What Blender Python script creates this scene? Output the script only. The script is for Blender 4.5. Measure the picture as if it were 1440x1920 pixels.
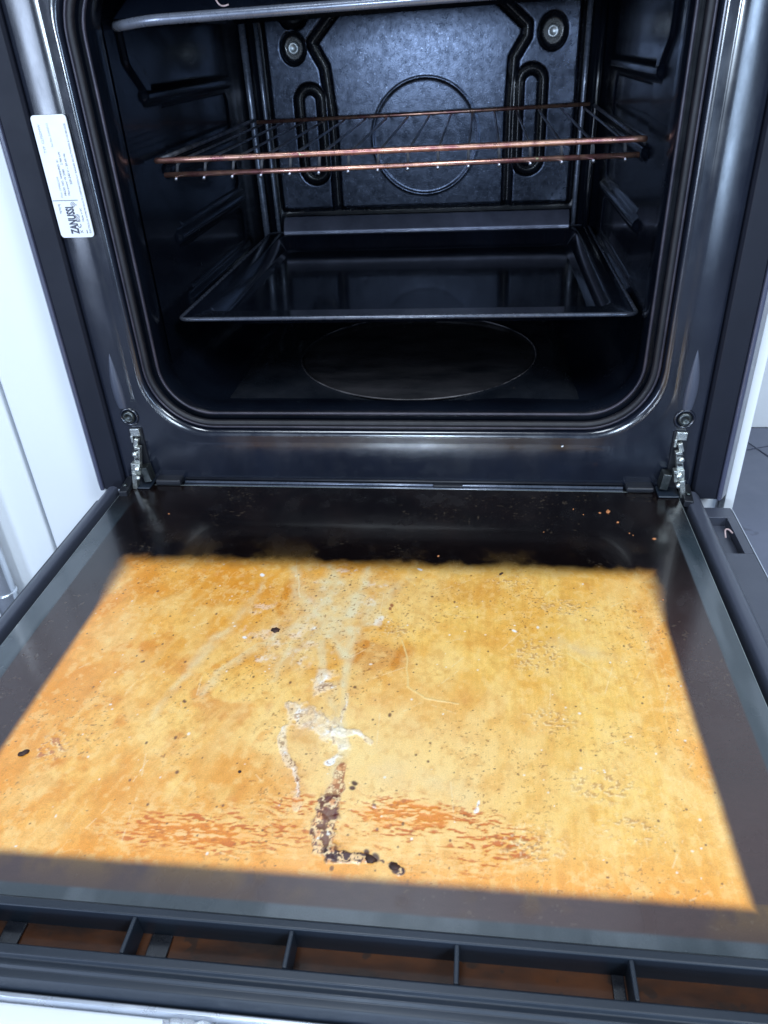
import bpy, bmesh, math, random
import numpy as np
from mathutils import Vector, Matrix
random.seed(4); RNG = np.random.default_rng(7)
S = bpy.context.scene
for o in list(bpy.data.objects): bpy.data.objects.remove(o)

# ------------------------------------------------------------------ camera, world, lamps
cam = bpy.data.cameras.new('camera'); camo = bpy.data.objects.new('camera', cam)
S.collection.objects.link(camo); S.camera = camo
cam.sensor_fit = 'HORIZONTAL'; cam.sensor_width = 36.0; cam.lens = 36.0 * 1407.72 / 1440.0
cam.clip_start = 0.02; cam.clip_end = 60
X = Vector(CAMX := (0, 0, 0))
def unit(v): return Vector(v).normalized()
_Y = unit((185.0, -895.0, 1407.72)); _D = unit((125.0, 2240.0, 1407.72))
_X = _Y.cross(-_D).normalized(); _Z = _X.cross(_Y)
# world axes written in camera axes (x right, y down, z forward) -> Blender camera axes (x right, y up, z back)
M = Matrix(((_X.x, -_X.y, -_X.z), (_Y.x, -_Y.y, -_Y.z), (_Z.x, -_Z.y, -_Z.z)))
camo.matrix_world = Matrix.Translation((0.0723, -0.60265, 0.3591)) @ M.to_4x4()
cam.dof.use_dof = True; cam.dof.focus_distance = 0.58; cam.dof.aperture_fstop = 28.0

W = bpy.data.worlds.new('World'); S.world = W; W.use_nodes = True
W.node_tree.nodes['Background'].inputs[0].default_value = (0.45, 0.62, 1.0, 1)
W.node_tree.nodes['Background'].inputs[1].default_value = 0.07

def area(name, loc, target, sx, sy, power, col):
    l = bpy.data.lights.new(name, 'AREA'); l.shape = 'RECTANGLE'; l.size = sx; l.size_y = sy
    l.energy = power; l.color = col
    o = bpy.data.objects.new(name, l); S.collection.objects.link(o); o.location = loc
    o.rotation_euler = (Vector(target) - Vector(loc)).to_track_quat('-Z', 'Y').to_euler()
    return o
area('ceiling_lamp', (-0.25, -0.75, 2.0), (0, -0.2, 0), 0.5, 0.9, 25.5, (0.79, 0.895, 1.0))
area('side_fill', (1.15, -1.3, 1.5), (.6, .6, 0), 0.6, 0.6, 34, (0.78, 0.89, 1.0))  # added fill light, unseen, to brighten the right wall and floor
area('room_lamp', (-0.16, -2.2, 0.42), (0, 0.4, 0.38), 0.20, 0.20, 17, (0.64, 0.80, 1.0))
area('left_fill', (-1.45, -2.1, 0.38), (-.3, 0, 0.25), 0.46, 1.1, 26, (0.60, 0.74, 1.0))  # added area light, unseen, for the highlight on the left of the frame
area('right_fill', (0.80, -2.1, 0.33), (.25, 0, 0.25), 0.16, 1.0, 11, (0.50, 0.70, 1.0))  # added area light, unseen, for the narrow highlight on the right frame
S.view_settings.view_transform = 'Standard'; S.view_settings.look = 'None'
S.view_settings.exposure = 0.0; S.view_settings.gamma = 1.0
S.render.engine = 'CYCLES'; S.render.resolution_x = 768; S.render.resolution_y = 1024

# ------------------------------------------------------------------ helpers
def link(o, parent=None):
    S.collection.objects.link(o)
    if parent is not None: o.parent = parent
    return o
def thing(name, label, cat, loc=(0, 0, 0), group=None):
    o = link(bpy.data.objects.new(name, None)); o.location = loc; o.empty_display_size = 0.02
    tag(o, label, cat, group); return o
def tag(o, label=None, cat=None, group=None, kind=None):
    if label: o['label'] = label
    if cat: o['category'] = cat
    if group: o['group'] = group
    if kind: o['kind'] = kind
    return o
def mk(name, verts, faces, mat, parent=None, smooth=False, bevel=0, seg=2):
    me = bpy.data.meshes.new(name); me.from_pydata([tuple(v) for v in verts], [], faces); me.update()
    bm = bmesh.new(); bm.from_mesh(me); bmesh.ops.recalc_face_normals(bm, faces=bm.faces); bm.to_mesh(me); bm.free()
    return fin(name, me, mat, parent, smooth, bevel, seg)
def fin(name, me, mat, parent, smooth=False, bevel=0, seg=2):
    me.materials.append(mat)
    if smooth or bevel: me.polygons.foreach_set('use_smooth', [True] * len(me.polygons))
    o = link(bpy.data.objects.new(name, me), parent)
    if bevel:
        b = o.modifiers.new('bevel', 'BEVEL'); b.width = bevel; b.segments = seg; b.limit_method = 'ANGLE'
        b.angle_limit = math.radians(35); b.harden_normals = True
    return o
def obj_bm(name, bm, mat, parent=None, smooth=False, bevel=0):
    bmesh.ops.recalc_face_normals(bm, faces=bm.faces)
    me = bpy.data.meshes.new(name); bm.to_mesh(me); bm.free()
    return fin(name, me, mat, parent, smooth, bevel)
BOXF = [(0, 1, 3, 2), (4, 6, 7, 5), (0, 4, 5, 1), (2, 3, 7, 6), (0, 2, 6, 4), (1, 5, 7, 3)]
def box(name, lo, hi, mat, parent=None, bevel=0.0008, seg=2):
    v = [(x, y, z) for x in (lo[0], hi[0]) for y in (lo[1], hi[1]) for z in (lo[2], hi[2])]
    return mk(name, v, BOXF, mat, parent, False, bevel, seg)
def addbox(bm, lo, hi, rot=None, piv=None):
    vs = []
    for x in (lo[0], hi[0]):
        for y in (lo[1], hi[1]):
            for z in (lo[2], hi[2]):
                p = Vector((x, y, z))
                if rot is not None: p = rot @ (p - piv) + piv
                vs.append(bm.verts.new(p))
    for f in BOXF: bm.faces.new([vs[i] for i in f])
def extrude(name, prof, axis, a, b, mat, parent=None, bevel=0.0, smooth=False, seg=2):
    """closed profile polygon swept along an axis; prof gives the other two coords in order"""
    n = len(prof); v = []
    for t in (a, b):
        for p in prof:
            c = list(p); c.insert(axis, t); v.append(c)
    f = [(i, (i + 1) % n, n + (i + 1) % n, n + i) for i in range(n)] + [tuple(range(n))[::-1], tuple(range(n, 2 * n))]
    return mk(name, v, f, mat, parent, smooth, bevel, seg)
def tube_geo(pts, r, n=10, closed=False, flat=1.0, up=Vector((0, 1, 0))):
    pts = [Vector(p) for p in pts]; m = len(pts); V = []; F = []
    for i, p in enumerate(pts):
        if closed: d = pts[(i + 1) % m] - pts[i - 1]
        else: d = pts[min(i + 1, m - 1)] - pts[max(i - 1, 0)]
        d.normalize(); u = up
        if abs(d.dot(u)) > .95: u = Vector((0, 0, 1)) if abs(d.z) < .9 else Vector((1, 0, 0))
        a = d.cross(u).normalized(); b = a.cross(d).normalized()
        rr = r[i] if hasattr(r, '__len__') else r
        for k in range(n):
            t = 2 * math.pi * k / n
            V.append(p + a * math.cos(t) * rr + b * math.sin(t) * rr * flat)
    for i in range(m if closed else m - 1):
        j = (i + 1) % m
        for k in range(n):
            F.append((i * n + k, i * n + (k + 1) % n, j * n + (k + 1) % n, j * n + k))
    if not closed: F += [tuple(range(n))[::-1], tuple(range((m - 1) * n, m * n))]
    return V, F
def tube(name, pts, r, mat, parent=None, **k):
    V, F = tube_geo(pts, r, **k); return mk(name, V, F, mat, parent, True)
def arc_pts(pts, rad, n=6):
    """round the inner corners of an open polyline"""
    pts = [Vector(p) for p in pts]; out = [pts[0]]
    for i in range(1, len(pts) - 1):
        a = (pts[i - 1] - pts[i]).normalized(); b = (pts[i + 1] - pts[i]).normalized()
        p0 = pts[i] + a * rad; p2 = pts[i] + b * rad
        for k in range(n + 1):
            t = k / n; out.append(p0 * (1 - t) ** 2 + pts[i] * 2 * t * (1 - t) + p2 * t * t)
    out.append(pts[-1]); return out
def lathe(name, prof, n, loc, axis, mat, parent=None, smooth=True):
    """prof: (radius, height) ; axis vector"""
    q = Vector(axis).to_track_quat('Z', 'Y').to_matrix(); V = []; F = []
    for r, h in prof:
        for k in range(n):
            t = 2 * math.pi * k / n
            V.append(q @ Vector((r * math.cos(t), r * math.sin(t), h)) + Vector(loc))
    m = len(prof)
    for i in range(m - 1):
        for k in range(n): F.append((i * n + k, i * n + (k + 1) % n, (i + 1) * n + (k + 1) % n, (i + 1) * n + k))
    F += [tuple(range(n))[::-1], tuple(range((m - 1) * n, m * n))]
    return mk(name, V, F, mat, parent, smooth)
def rrect(x0, x1, z0, z1, r, n=12):
    """rounded rectangle loop in x,z ; same count for every call"""
    P = []
    for cx, cz, a0 in ((x1 - r, z0 + r, -90), (x1 - r, z1 - r, 0), (x0 + r, z1 - r, 90), (x0 + r, z0 + r, 180)):
        for k in range(n + 1):
            a = math.radians(a0 + 90 * k / n); P.append((cx + r * math.cos(a), cz + r * math.sin(a)))
    # a few extra points on the straights keep the sweep even
    return P
def loft(name, loops, mat, parent=None, smooth=True, cap_end=False, cap_start=False, bevel=0):
    n = len(loops[0]); V = [p for L in loops for p in L]; F = []
    for i in range(len(loops) - 1):
        for k in range(n): F.append((i * n + k, i * n + (k + 1) % n, (i + 1) * n + (k + 1) % n, (i + 1) * n + k))
    if cap_end: F.append(tuple(range((len(loops) - 1) * n, len(loops) * n)))
    if cap_start: F.append(tuple(range(n))[::-1])
    return mk(name, V, F, mat, parent, smooth, bevel)
def ring(x0, x1, z0, z1, r, y): return [(x, y, z) for x, z in rrect(x0, x1, z0, z1, r)]
def auto(o, deg=35):
    """sharp edges above an angle"""
    me = o.data; bm = bmesh.new(); bm.from_mesh(me)
    for e in bm.edges:
        e.smooth = not (len(e.link_faces) == 2 and e.calc_face_angle(0) > math.radians(deg))
    bm.to_mesh(me); bm.free(); return o
def smoothstep(a, b, x):
    t = np.clip((x - a) / (b - a), 0, 1); return t * t * (3 - 2 * t)
def vnoise(x, y, seed=0):
    """smooth value noise on arrays"""
    xi = np.floor(x).astype(np.int64); yi = np.floor(y).astype(np.int64); fx = x - xi; fy = y - yi
    fx = fx * fx * (3 - 2 * fx); fy = fy * fy * (3 - 2 * fy)
    def h(a, b):
        k = (a * 374761393 + b * 668265263 + seed * 1442695041) & 0xffffffff
        k = ((k ^ (k >> 13)) * 1274126177) & 0xffffffff
        return ((k ^ (k >> 16)) & 0xffff) / 65535.0
    return (h(xi, yi) * (1 - fx) + h(xi + 1, yi) * fx) * (1 - fy) + (h(xi, yi + 1) * (1 - fx) + h(xi + 1, yi + 1) * fx) * fy
def fbm(x, y, o=4, seed=0):
    s = 0; a = 0.5; t = 0
    for i in range(o):
        s = s + a * vnoise(x * 2 ** i + 17.3 * i, y * 2 ** i - 9.1 * i, seed + i); t += a; a *= .55
    return s / t
def seg_dist(px, py, poly):
    d = np.full(px.shape, 1e9); w = np.zeros(px.shape)
    for (x0, y0, w0), (x1, y1, w1) in zip(poly[:-1], poly[1:]):
        dx, dy = x1 - x0, y1 - y0; L = dx * dx + dy * dy + 1e-12
        t = np.clip(((px - x0) * dx + (py - y0) * dy) / L, 0, 1)
        q = np.hypot(px - x0 - t * dx, py - y0 - t * dy) / (w0 + (w1 - w0) * t)
        d = np.minimum(d, q)
    return d
def grid_mesh(name, P, keep=None):
    """P: (ny,nx,3) array -> mesh of quads; keep: (ny-1,nx-1) mask"""
    ny, nx = P.shape[:2]; idx = np.arange(ny * nx).reshape(ny, nx)
    q = np.stack([idx[:-1, :-1], idx[:-1, 1:], idx[1:, 1:], idx[1:, :-1]], -1).reshape(-1, 4)
    used = None
    if keep is not None:
        q = q[keep.ravel()]; used = np.unique(q); remap = np.zeros(ny * nx, int); remap[used] = np.arange(len(used)); q = remap[q]
        co = P.reshape(-1, 3)[used]
    else: co = P.reshape(-1, 3)
    me = bpy.data.meshes.new(name); me.vertices.add(len(co)); me.vertices.foreach_set('co', co.astype(np.float32).ravel())
    me.loops.add(q.size); me.loops.foreach_set('vertex_index', q.astype(np.int32).ravel())
    me.polygons.add(len(q)); me.polygons.foreach_set('loop_start', np.arange(0, q.size, 4, dtype=np.int32))
    me.polygons.foreach_set('use_smooth', np.ones(len(q), bool)); me.update(calc_edges=True); me.validate()
    return me, used

# ------------------------------------------------------------------ materials
def principled(name, base, rough=0.4, metal=0.0, coat=0.0, spec=0.5, **kw):
    m = bpy.data.materials.new(name); m.use_nodes = True; b = m.node_tree.nodes['Principled BSDF']
    b.inputs['Base Color'].default_value = (*base, 1); b.inputs['Roughness'].default_value = rough
    b.inputs['Metallic'].default_value = metal; b.inputs['Coat Weight'].default_value = coat
    b.inputs['Coat Roughness'].default_value = 0.06; b.inputs['Specular IOR Level'].default_value = spec
    return m, m.node_tree, b
def mixc(nt, fac, a, b):
    n = nt.nodes.new('ShaderNodeMix'); n.data_type = 'RGBA'
    for s, v in ((n.inputs[6], a), (n.inputs[7], b)):
        if isinstance(v, tuple): s.default_value = (*v, 1)
        else: nt.links.new(v, s)
    if isinstance(fac, float): n.inputs[0].default_value = fac
    else: nt.links.new(fac, n.inputs[0])
    return n.outputs[2]
def noise(nt, scale, detail=4, rough=.55, vec=None, stretch=None):
    n = nt.nodes.new('ShaderNodeTexNoise'); n.inputs['Scale'].default_value = scale
    n.inputs['Detail'].default_value = detail; n.inputs['Roughness'].default_value = rough
    tc = nt.nodes.new('ShaderNodeTexCoord'); v = tc.outputs['Object']
    if stretch:
        mp = nt.nodes.new('ShaderNodeMapping'); mp.inputs['Scale'].default_value = stretch; nt.links.new(v, mp.inputs[0]); v = mp.outputs[0]
    nt.links.new(v, n.inputs['Vector']); return n.outputs['Fac']
def ramp(nt, fac, a, b, lo=0.0, hi=1.0):
    n = nt.nodes.new('ShaderNodeMapRange'); n.inputs[1].default_value = a; n.inputs[2].default_value = b
    n.inputs[3].default_value = lo; n.inputs[4].default_value = hi; n.clamp = True; nt.links.new(fac, n.inputs[0]); return n.outputs[0]
def bump(nt, b, fac, strength, dist=0.001, coat=False):
    n = nt.nodes.new('ShaderNodeBump'); n.inputs['Strength'].default_value = strength; n.inputs['Distance'].default_value = dist
    nt.links.new(fac, n.inputs['Height']); nt.links.new(n.outputs[0], b.inputs['Normal'])
    if coat: nt.links.new(n.outputs[0], b.inputs['Coat Normal'])
def worn(name, base, base2, rough, rough2, metal=0.0, coat=0.0, scale=30, bstr=0.15, bscale=900, spots=None, spec=.5, stretch=None, coatr=.06):
    m, nt, b = principled(name, base, rough, metal, coat, spec); b.inputs['Coat Roughness'].default_value = coatr; b.inputs['Coat IOR'].default_value = 1.75 if name == 'frame_enamel' else 1.5
    f = ramp(nt, noise(nt, scale, 6, .6, stretch=stretch), .35, .68)
    c = mixc(nt, f, base, base2)
    if spots:
        s = ramp(nt, noise(nt, spots[1], 3, .6), spots[2], spots[2] + .03)
        c = mixc(nt, s, c, spots[0])
    nt.links.new(c, b.inputs['Base Color'])
    nt.links.new(ramp(nt, noise(nt, scale * 2.3, 5, .65), .3, .7, rough, rough2), b.inputs['Roughness'])
    if name == 'frame_enamel': nt.links.new(ramp(nt, noise(nt, 26, 6, .7, stretch=(1, 1, .45)), .38, .66, .14, .27), b.inputs['Coat Roughness'])
    if bstr: bump(nt, b, noise(nt, bscale, 2, .5), bstr, 0.0004)
    return m
M_frame = worn('frame_enamel', (.0060, .0080, .0150), (.0090, .0120, .0220), .30, .40, 0, 1.0, 22, .22, 1500, ((.16, .17, .2), 420, .78), .08, coatr=.15)
M_pillar = worn('pillar_enamel', (.006, .0075, .015), (.009, .011, .020), .5, .6, 0, 0, 14, .1, 900, spec=.3)
M_pillartrim = worn('pillar_trim', (.055, .06, .10), (.07, .075, .12), .30, .42, 0, .6, 14, .1, 900, coatr=.2)
M_liner = worn('cavity_enamel', (.002, .003, .006), (.004, .006, .011), .16, .28, 0, .15, 12, .02, 300, ((.03, .034, .042), 300, .83), .35)
M_groovedark = worn('groove_shade_enamel', (.004, .005, .008), (.010, .012, .018), .22, .34, 0, .2, 60, .1, 500)  # near-black: groove shade put into the colour; also colours the vent posts
M_bead = worn('bead_enamel', (.10, .12, .16), (.18, .20, .26), .22, .32, .4, .3, 40, .1, 500)
M_floor = worn('cavity_floor_enamel', (.003, .0045, .0075), (.012, .014, .019), .18, .46, 0, .5, 15, .1, 700, ((.07, .055, .05), 160, .74), .4)
M_back = worn('back_panel_enamel', (.022, .027, .040), (.050, .060, .086), .22, .29, .95, .0, 130, .20, 760, ((.15, .18, .25), 520, .66), .5)
M_tray = worn('tray_enamel', (.003, .004, .008), (.006, .008, .014), .10, .20, 0, .3, 20, .06, 500, ((.06, .07, .08), 240, .80))
M_rim = worn('rim_enamel', (.05, .06, .085), (.10, .11, .14), .22, .34, .5, .3, 60, .1, 600)
M_gasket = worn('gasket_rubber', (.004, .004, .007), (.010, .009, .013), .45, .6, 0, 0, 45, .2, 700)
M_gaslight = worn('gasket_metal', (.022, .022, .034), (.055, .047, .062), .30, .45, .3, 0, 45, .1, 700)
M_black = worn('black_plastic', (.006, .007, .011), (.011, .013, .02), .38, .55, 0, 0, 20, .1, 700)
M_plastic = worn('navy_plastic', (.009, .015, .025), (.014, .021, .034), .36, .52, 0, 0, 9, .08, 900, ((.12, .12, .14), 300, .80))
M_rail = worn('rail_plastic', (.050, .057, .082), (.068, .076, .105), .30, .46, .1, .1, 7, .08, 800, ((.2, .2, .22), 260, .80))
M_steel = worn('hinge_steel', (.50, .52, .50), (.72, .74, .70), .2, .42, .9, 0, 220, .2, 500)
M_darksteel = worn('dark_steel', (.05, .06, .06), (.14, .15, .15), .3, .5, .9, 0, 160, .2, 500)
M_wire = worn('wire_steel', (.22, .24, .30), (.60, .62, .70), .28, .42, .9, 0, 90, .2, 500)
M_copper = worn('heat_tinted_rod', (.40, .17, .17), (.80, .48, .34), .22, .42, .9, 0, 70, .25, 420, ((.85, .78, .5), 120, .70), stretch=(1, 1, 1))
M_chrome = worn('chrome', (.78, .82, .86), (.70, .74, .80), .18, .28, .75, 0, 8, 0, 500)
M_white = worn('white_panel', (.78, .80, .82), (.82, .84, .85), .32, .45, 0, 0, 3, .03, 300)
M_whitegloss = worn('white_fascia', (.78, .80, .82), (.80, .82, .84), .10, .2, 0, .5, 3, 0, 300)
M_silver = worn('silver_trim', (.50, .54, .62), (.6, .63, .7), .25, .35, .7, 0, 30, 0, 300)
M_tile = worn('floor_tile_grey', (.13, .145, .20), (.17, .185, .25), .38, .55, 0, 0, 7, .06, 200, ((.105, .115, .16), 16, .64))
M_grout = worn('grout_grey', (.09, .095, .13), (.12, .125, .16), .7, .9, 0, 0, 30, .2, 300)
M_label = worn('label_paper', (.74, .77, .80), (.80, .82, .84), .3, .42, 0, 0, 30, 0, 300)
M_print = principled('label_ink', (.05, .055, .08), .5)[0]
M_printpale = principled('label_ink_faded', (.30, .33, .40), .5)[0]
M_crumb = worn('crumb_orange', (.42, .13, .04), (.62, .26, .10), .5, .7, 0, 0, 900, .5, 900)
M_burnt = worn('burnt_crumb', (.018, .008, .006), (.06, .02, .012), .5, .7, 0, 0, 700, .6, 900)
M_slot = worn('amber_slot_base', (.012, .004, .002), (.075, .022, .004), .4, .55, 0, .1, 34, .1, 300, ((.02, .008, .004), 60, .60), stretch=(.6, 1.6, 1), spec=.3)
mf, nt, b = principled('clear_film', (.95, .97, 1), .08, 0, 0, .5); b.inputs['Transmission Weight'].default_value = .75
b.inputs['IOR'].default_value = 1.25; M_film = mf

# ------------------------------------------------------------------ surroundings
wl = tag(box('wall', (0.33, 0.60, -0.22), (3.2, 0.70, 2.4), M_white, None, 0), kind='structure')
fl = tag(box('floor', (-3.0, -3.0, -0.27), (3.2, 0.60, -0.223), M_grout, None, 0), kind='structure')
tile_me = None
ca, sa = math.cos(math.radians(20)), math.sin(math.radians(20))
for i in range(-1, 4):
    for j in range(-4, 4):
        cx = .5187 + (i + .5) * .33 * ca - (j + .5) * .33 * -sa * -1 ; cy = .523 - (i + .5) * .33 * -sa * -1 * -1 + 0
        # tile lattice turned 20 degrees against the oven
        u, v = (i + .5) * .333, (j + .5) * .333
        cx = .5187 + u * ca + v * sa * -1; cy = .523 + u * sa + v * ca
        if cy > .42 or cx < .1: continue
        if tile_me is None:
            t = box('floor_tile', (-.165, -.165, 0), (.165, .165, .007), M_tile, fl, .0015); tile_me = t.data
        else:
            t = link(bpy.data.objects.new('floor_tile', tile_me), fl)
            md = t.modifiers.new('bevel', 'BEVEL'); md.width = .0015; md.segments = 2
        t.location = (cx, cy, -.2272); t.rotation_euler = (0, 0, math.radians(20))
# tiles along the wall, cut to the wall line
def cut_tile(u0, u1, v0, v1):
    bm = bmesh.new(); P = [(u0, v0), (u1, v0), (u1, v1), (u0, v1)]
    vs = [bm.verts.new((.5187 + u * ca - v * sa, .523 + u * sa + v * ca, -.2202)) for u, v in P]
    bm.faces.new(vs)
    bmesh.ops.bisect_plane(bm, geom=bm.verts[:] + bm.edges[:] + bm.faces[:], plane_co=(0, .597, 0), plane_no=(0, 1, 0), clear_outer=True)
    if not bm.faces: bm.free(); return
    r = bmesh.ops.extrude_face_region(bm, geom=bm.faces[:])
    for g in r['geom']:
        if isinstance(g, bmesh.types.BMVert): g.co.z -= .006
    obj_bm('floor_tile', bm, M_tile, fl)
for i in range(-1, 5):
    for j in range(-5, 4):
        u, v = (i + .5) * .333, (j + .5) * .333; cx = .5187 + u * ca - v * sa; cy = .523 + u * sa + v * ca
        if cy > .42 and cy < .85 and cx > .1: cut_tile(u - .165, u + .165, v - .165, v + .165)

# white cabinet fronts to the left, with the groove between them
cab = thing('cabinet', 'white kitchen cabinet front to the left of the oven', 'cabinet', (-.34, .02, -.22))
def child_box(name, lo, hi, mat, par, bevel=.001):
    off = par.location; return box(name, tuple(lo[i] - off[i] for i in range(3)), tuple(hi[i] - off[i] for i in range(3)), mat, par, bevel)
child_box('door_panel', (-.3765, .020, -.215), (-.3005, .040, 1.2), M_white, cab, .003)
child_box('carcass', (-.3765, .042, -.22), (-.3005, .58, 1.2), M_white, cab)
cab2 = thing('cabinet', 'far left white cabinet front beyond the vertical groove', 'cabinet', (-.6, .02, -.22))
child_box('door_panel', (-.98, .024, -.215), (-.3835, .042, 1.2), M_white, cab2, .003)
child_box('carcass', (-.98, .044, -.22), (-.379, .58, 1.2), M_white, cab2)
# chrome tube
tb = thing('metal_tube', 'shiny chrome tube with a ring collar standing in front of the white cabinet', 'metal tube', (-.4440, .004, -.22))
lathe('tube', [(.0125, 0), (.0125, .12), (.0125, .9)], 32, (0, 0, 0), (0, 0, 1), M_chrome, tb)
lathe('collar', [(.0127, .0785), (.0137, .0793), (.0137, .0817), (.0127, .0825)], 32, (0, 0, 0), (0, 0, 1), M_chrome, tb)
# housing: white cabinet that holds the oven
hs = thing('oven_housing', 'white cabinet carcass edge showing beside and under the oven frame', 'cabinet', (0, .03, -.22))
child_box('side_panel', (.2990, .010, -.22), (.3075, .59, .9), M_white, hs)
child_box('side_panel', (-.2995, .046, -.22), (-.290, .59, .9), M_white, hs)
child_box('bottom_panel', (-.2885, .0225, -.030), (.2985, .58, -.016), M_white, hs)

# ------------------------------------------------------------------ oven
oven = thing('oven', 'built-in oven with dark enamel cavity and its dirty glass door folded open', 'oven', (0, 0, 0))
# front plate : concentric rings from the pillars to the opening
def R(off, y, r=None, bot=None, top=None):
    # off: half width; keeps the ring concentric with the opening
    d = off - .2235
    return ring(-off, off, .0640 - d, .428 + d, max(.003, .058 + d if r is None else r), y)
def RB(x, z0, z1, r, y): return ring(-x, x, z0, z1, r, y)
loops = [RB(.2640, -.012, .497, .002, .006), RB(.2640, -.012, .497, .002, .0005), RB(.2625, .000, .494, .003, -.0012),
         RB(.2590, .012, .488, .006, -.0020), RB(.2500, .024, .475, .02, -.0024), RB(.2420, .036, .46, .035, -.0024), RB(.2372, .0475, .444, .05, -.0019),
         RB(.2362, .0500, .442, .055, -.0014), RB(.2352, .0515, .4405, .0555, -.0012), RB(.2300, .0565, .436, .057, -.0010), RB(.2262, .0605, .432, .058, -.0006),
         RB(.2245, .0625, .430, .058, .0020), RB(.2236, .0640, .428, .058, .0090)]
fp = loft('front_plate', loops, M_frame, oven, True); auto(fp, 50)
# door seal
def sweep_ring(name, off, r, y, mat, flat=1.0):
    d = off - .2235; P = ring(-off, off, .0640 - d, .428 + d, .058 + d, y)
    return tube(name, P, r, mat, sealpar, n=12, closed=True, flat=flat, up=Vector((0, 1, 0)))
sealpar = oven
seal = sweep_ring('door_seal', .2185, .0030, .0030, M_gasket)
sealpar = seal
sweep_ring('seal_lip', .2215, .0011, .0012, M_gaslight)
sweep_ring('seal_lip', .2110, .0014, .0075, M_gaslight)
# throat between seal and cavity
def C(off, y): d = off - .2235; return ring(-off, off, .0640 - d, .428 + d, max(.02, .058 + d), y)
loops = [C(.2236, .009), C(.2110, .010), C(.2095, .012), C(.2080, .030), C(.2088, .0315), C(.2125, .034), C(.2150, .040)]
th = loft('cavity_throat', loops, M_liner, oven, True); auto(th, 40)
# liner
loops = [C(.2150, .040)] + [C(.2150, .375)]
for k in range(1, 9):
    a = math.radians(90 * k / 8); loops.append(C(.2150 - .040 * (1 - math.cos(a)), .375 + .050 * math.sin(a)))
ln = loft('cavity_liner', loops, M_liner, oven, True, cap_end=True)
# embossed side walls : a height field per side
def heightfield(name, u, v, h, place, mat, parent, step):
    U, V_ = np.meshgrid(np.arange(u[0], u[1] + step / 2, step), np.arange(v[0], v[1] + step / 2, step))
    H = h(U, V_); P = place(U, V_, H); me, _ = grid_mesh(name, P)
    return fin(name, me, mat, parent)
def sdbox(U, V_, cu, cv, hu, hv, r):
    qx = np.abs(U - cu) - hu + r; qy = np.abs(V_ - cv) - hv + r
    return np.hypot(np.maximum(qx, 0), np.maximum(qy, 0)) + np.minimum(np.maximum(qx, qy), 0) - r
def side_h(U, V_):
    H = np.zeros_like(U)
    panel = sdbox(U, V_, .235, .246, .135, .150, .02)
    H = H - .0055 * (1 - smoothstep(-.004, .0012, sdbox(U, V_, .222, .392, .128, .033, .016)))
    for zc in (.328, .268, .208, .148):
        # shelf ridges running front to back, standing out into the cavity
        ycen, half = (.232, .118) if zc < .3 else (.222, .130)
        d = sdbox(U, V_, ycen, zc, half, .0070, .006)
        H = np.maximum(H, .0050 * (1 - smoothstep(-.0055, .0014, d)))
    # slanted front flank that joins the ridges
    d = seg_dist(U, V_, [(.078, .380, .009), (.080, .356, .009), (.104, .336, .008)])
    H = np.maximum(H, .0035 * (1 - smoothstep(.75, 1.25, d)))
    for vc, hv in ((.298, .020), (.238, .020), (.178, .020)):
        d = sdbox(U, V_, .232, vc, .105, hv, .012); H = H - .0070 * (1 - smoothstep(-.008, .002, d)) + 0
    H += .00006 * (fbm(U * 25, V_ * 60, 3, 5) - .5)
    return H
for s in (-1, 1):
    heightfield('side_wall', (.045, .374), (.11, .405), side_h, lambda U, V_, H, s=s: np.stack([s * (.2128 - H), U, V_], -1), M_liner, oven, .0012)
# vertical rolled edges where the side walls meet the back
for s in (-1, 1):
    x = s * .2035
    tube('corner_bead', [(x, .402, .115), (x, .402, .2), (x, .402, .3), (x, .402, .41)], .0042, M_bead if s < 0 else M_liner, oven, n=14)
    tube('corner_bead', [(s * .190, .414, .115), (s * .190, .414, .2), (s * .190, .414, .3), (s * .190, .414, .41)], .0028, M_bead, oven, n=12)
# back panel
def groove(d, w=1.0): return 1 - smoothstep(-.15, 1.2 * w, d)
GL = [(-.112, .396, .0062), (-.1285, .3615, .0062), (-.1165, .3405, .0062), (-.1115, .300, .0062), (-.1115, .150, .0062)]
BX = lambda px, py: 0
def back_h(U, V_):
    H = np.zeros_like(U)
    # dark channels (pixel corners measured and turned into metres)
    L = [(-.093, .394, .0066), (-.1262, .3605, .0066), (-.1125, .3355, .0066), (-.1082, .285, .0066), (-.1090, .160, .0066)]
    Rr = [(.083, .400, .0066), (.1225, .3665, .0066), (.1222, .3560, .0066), (.1085, .3350, .0066), (.1060, .280, .0066), (.1060, .160, .0066)]
    for P in (L, Rr): H -= .0085 * groove(seg_dist(U, V_, P))
    H2 = np.zeros_like(U)
    for (cx, z0, z1) in ((-.1335, .3095, .2175), (.1295, .3190, .2205)):
        d = seg_dist(U, V_, [(cx, z0 - .009, 1), (cx, z1 + .009, 1)])
        H2 = np.maximum(H2, (1 - smoothstep(.0, .0072, np.abs(d - .0137))))
    H -= .0085 * H2
    for cx, cz, r in ((-.1484, .3560, .0165), (.1512, .3590, .0178), (-.1450, .3945, .0200)):
        d = np.hypot(U - cx, (V_ - cz) * .88); H -= .0075 * (1 - smoothstep(r * .62, r, d))
    d = np.hypot(U - .005, V_ - .2565); H += .0006 * np.exp(-((d - .0640) / .0013) ** 2)
    H -= .0006 * (1 - smoothstep(.060, .064, d))
    H += .00015 * (fbm(U * 14, V_ * 14, 3, 2) - .5)
    H -= .004 * (1 - smoothstep(.0, .006, V_ - .1745)) + .004 * (1 - smoothstep(0, .006, .1845 - np.abs(U)))
    return H
bp = heightfield('back_panel', (-.184, .184), (.1745, .420), back_h, lambda U, V_, H: np.stack([U, .4130 - H - .0, V_], -1), M_back, oven, .0011)
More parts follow.
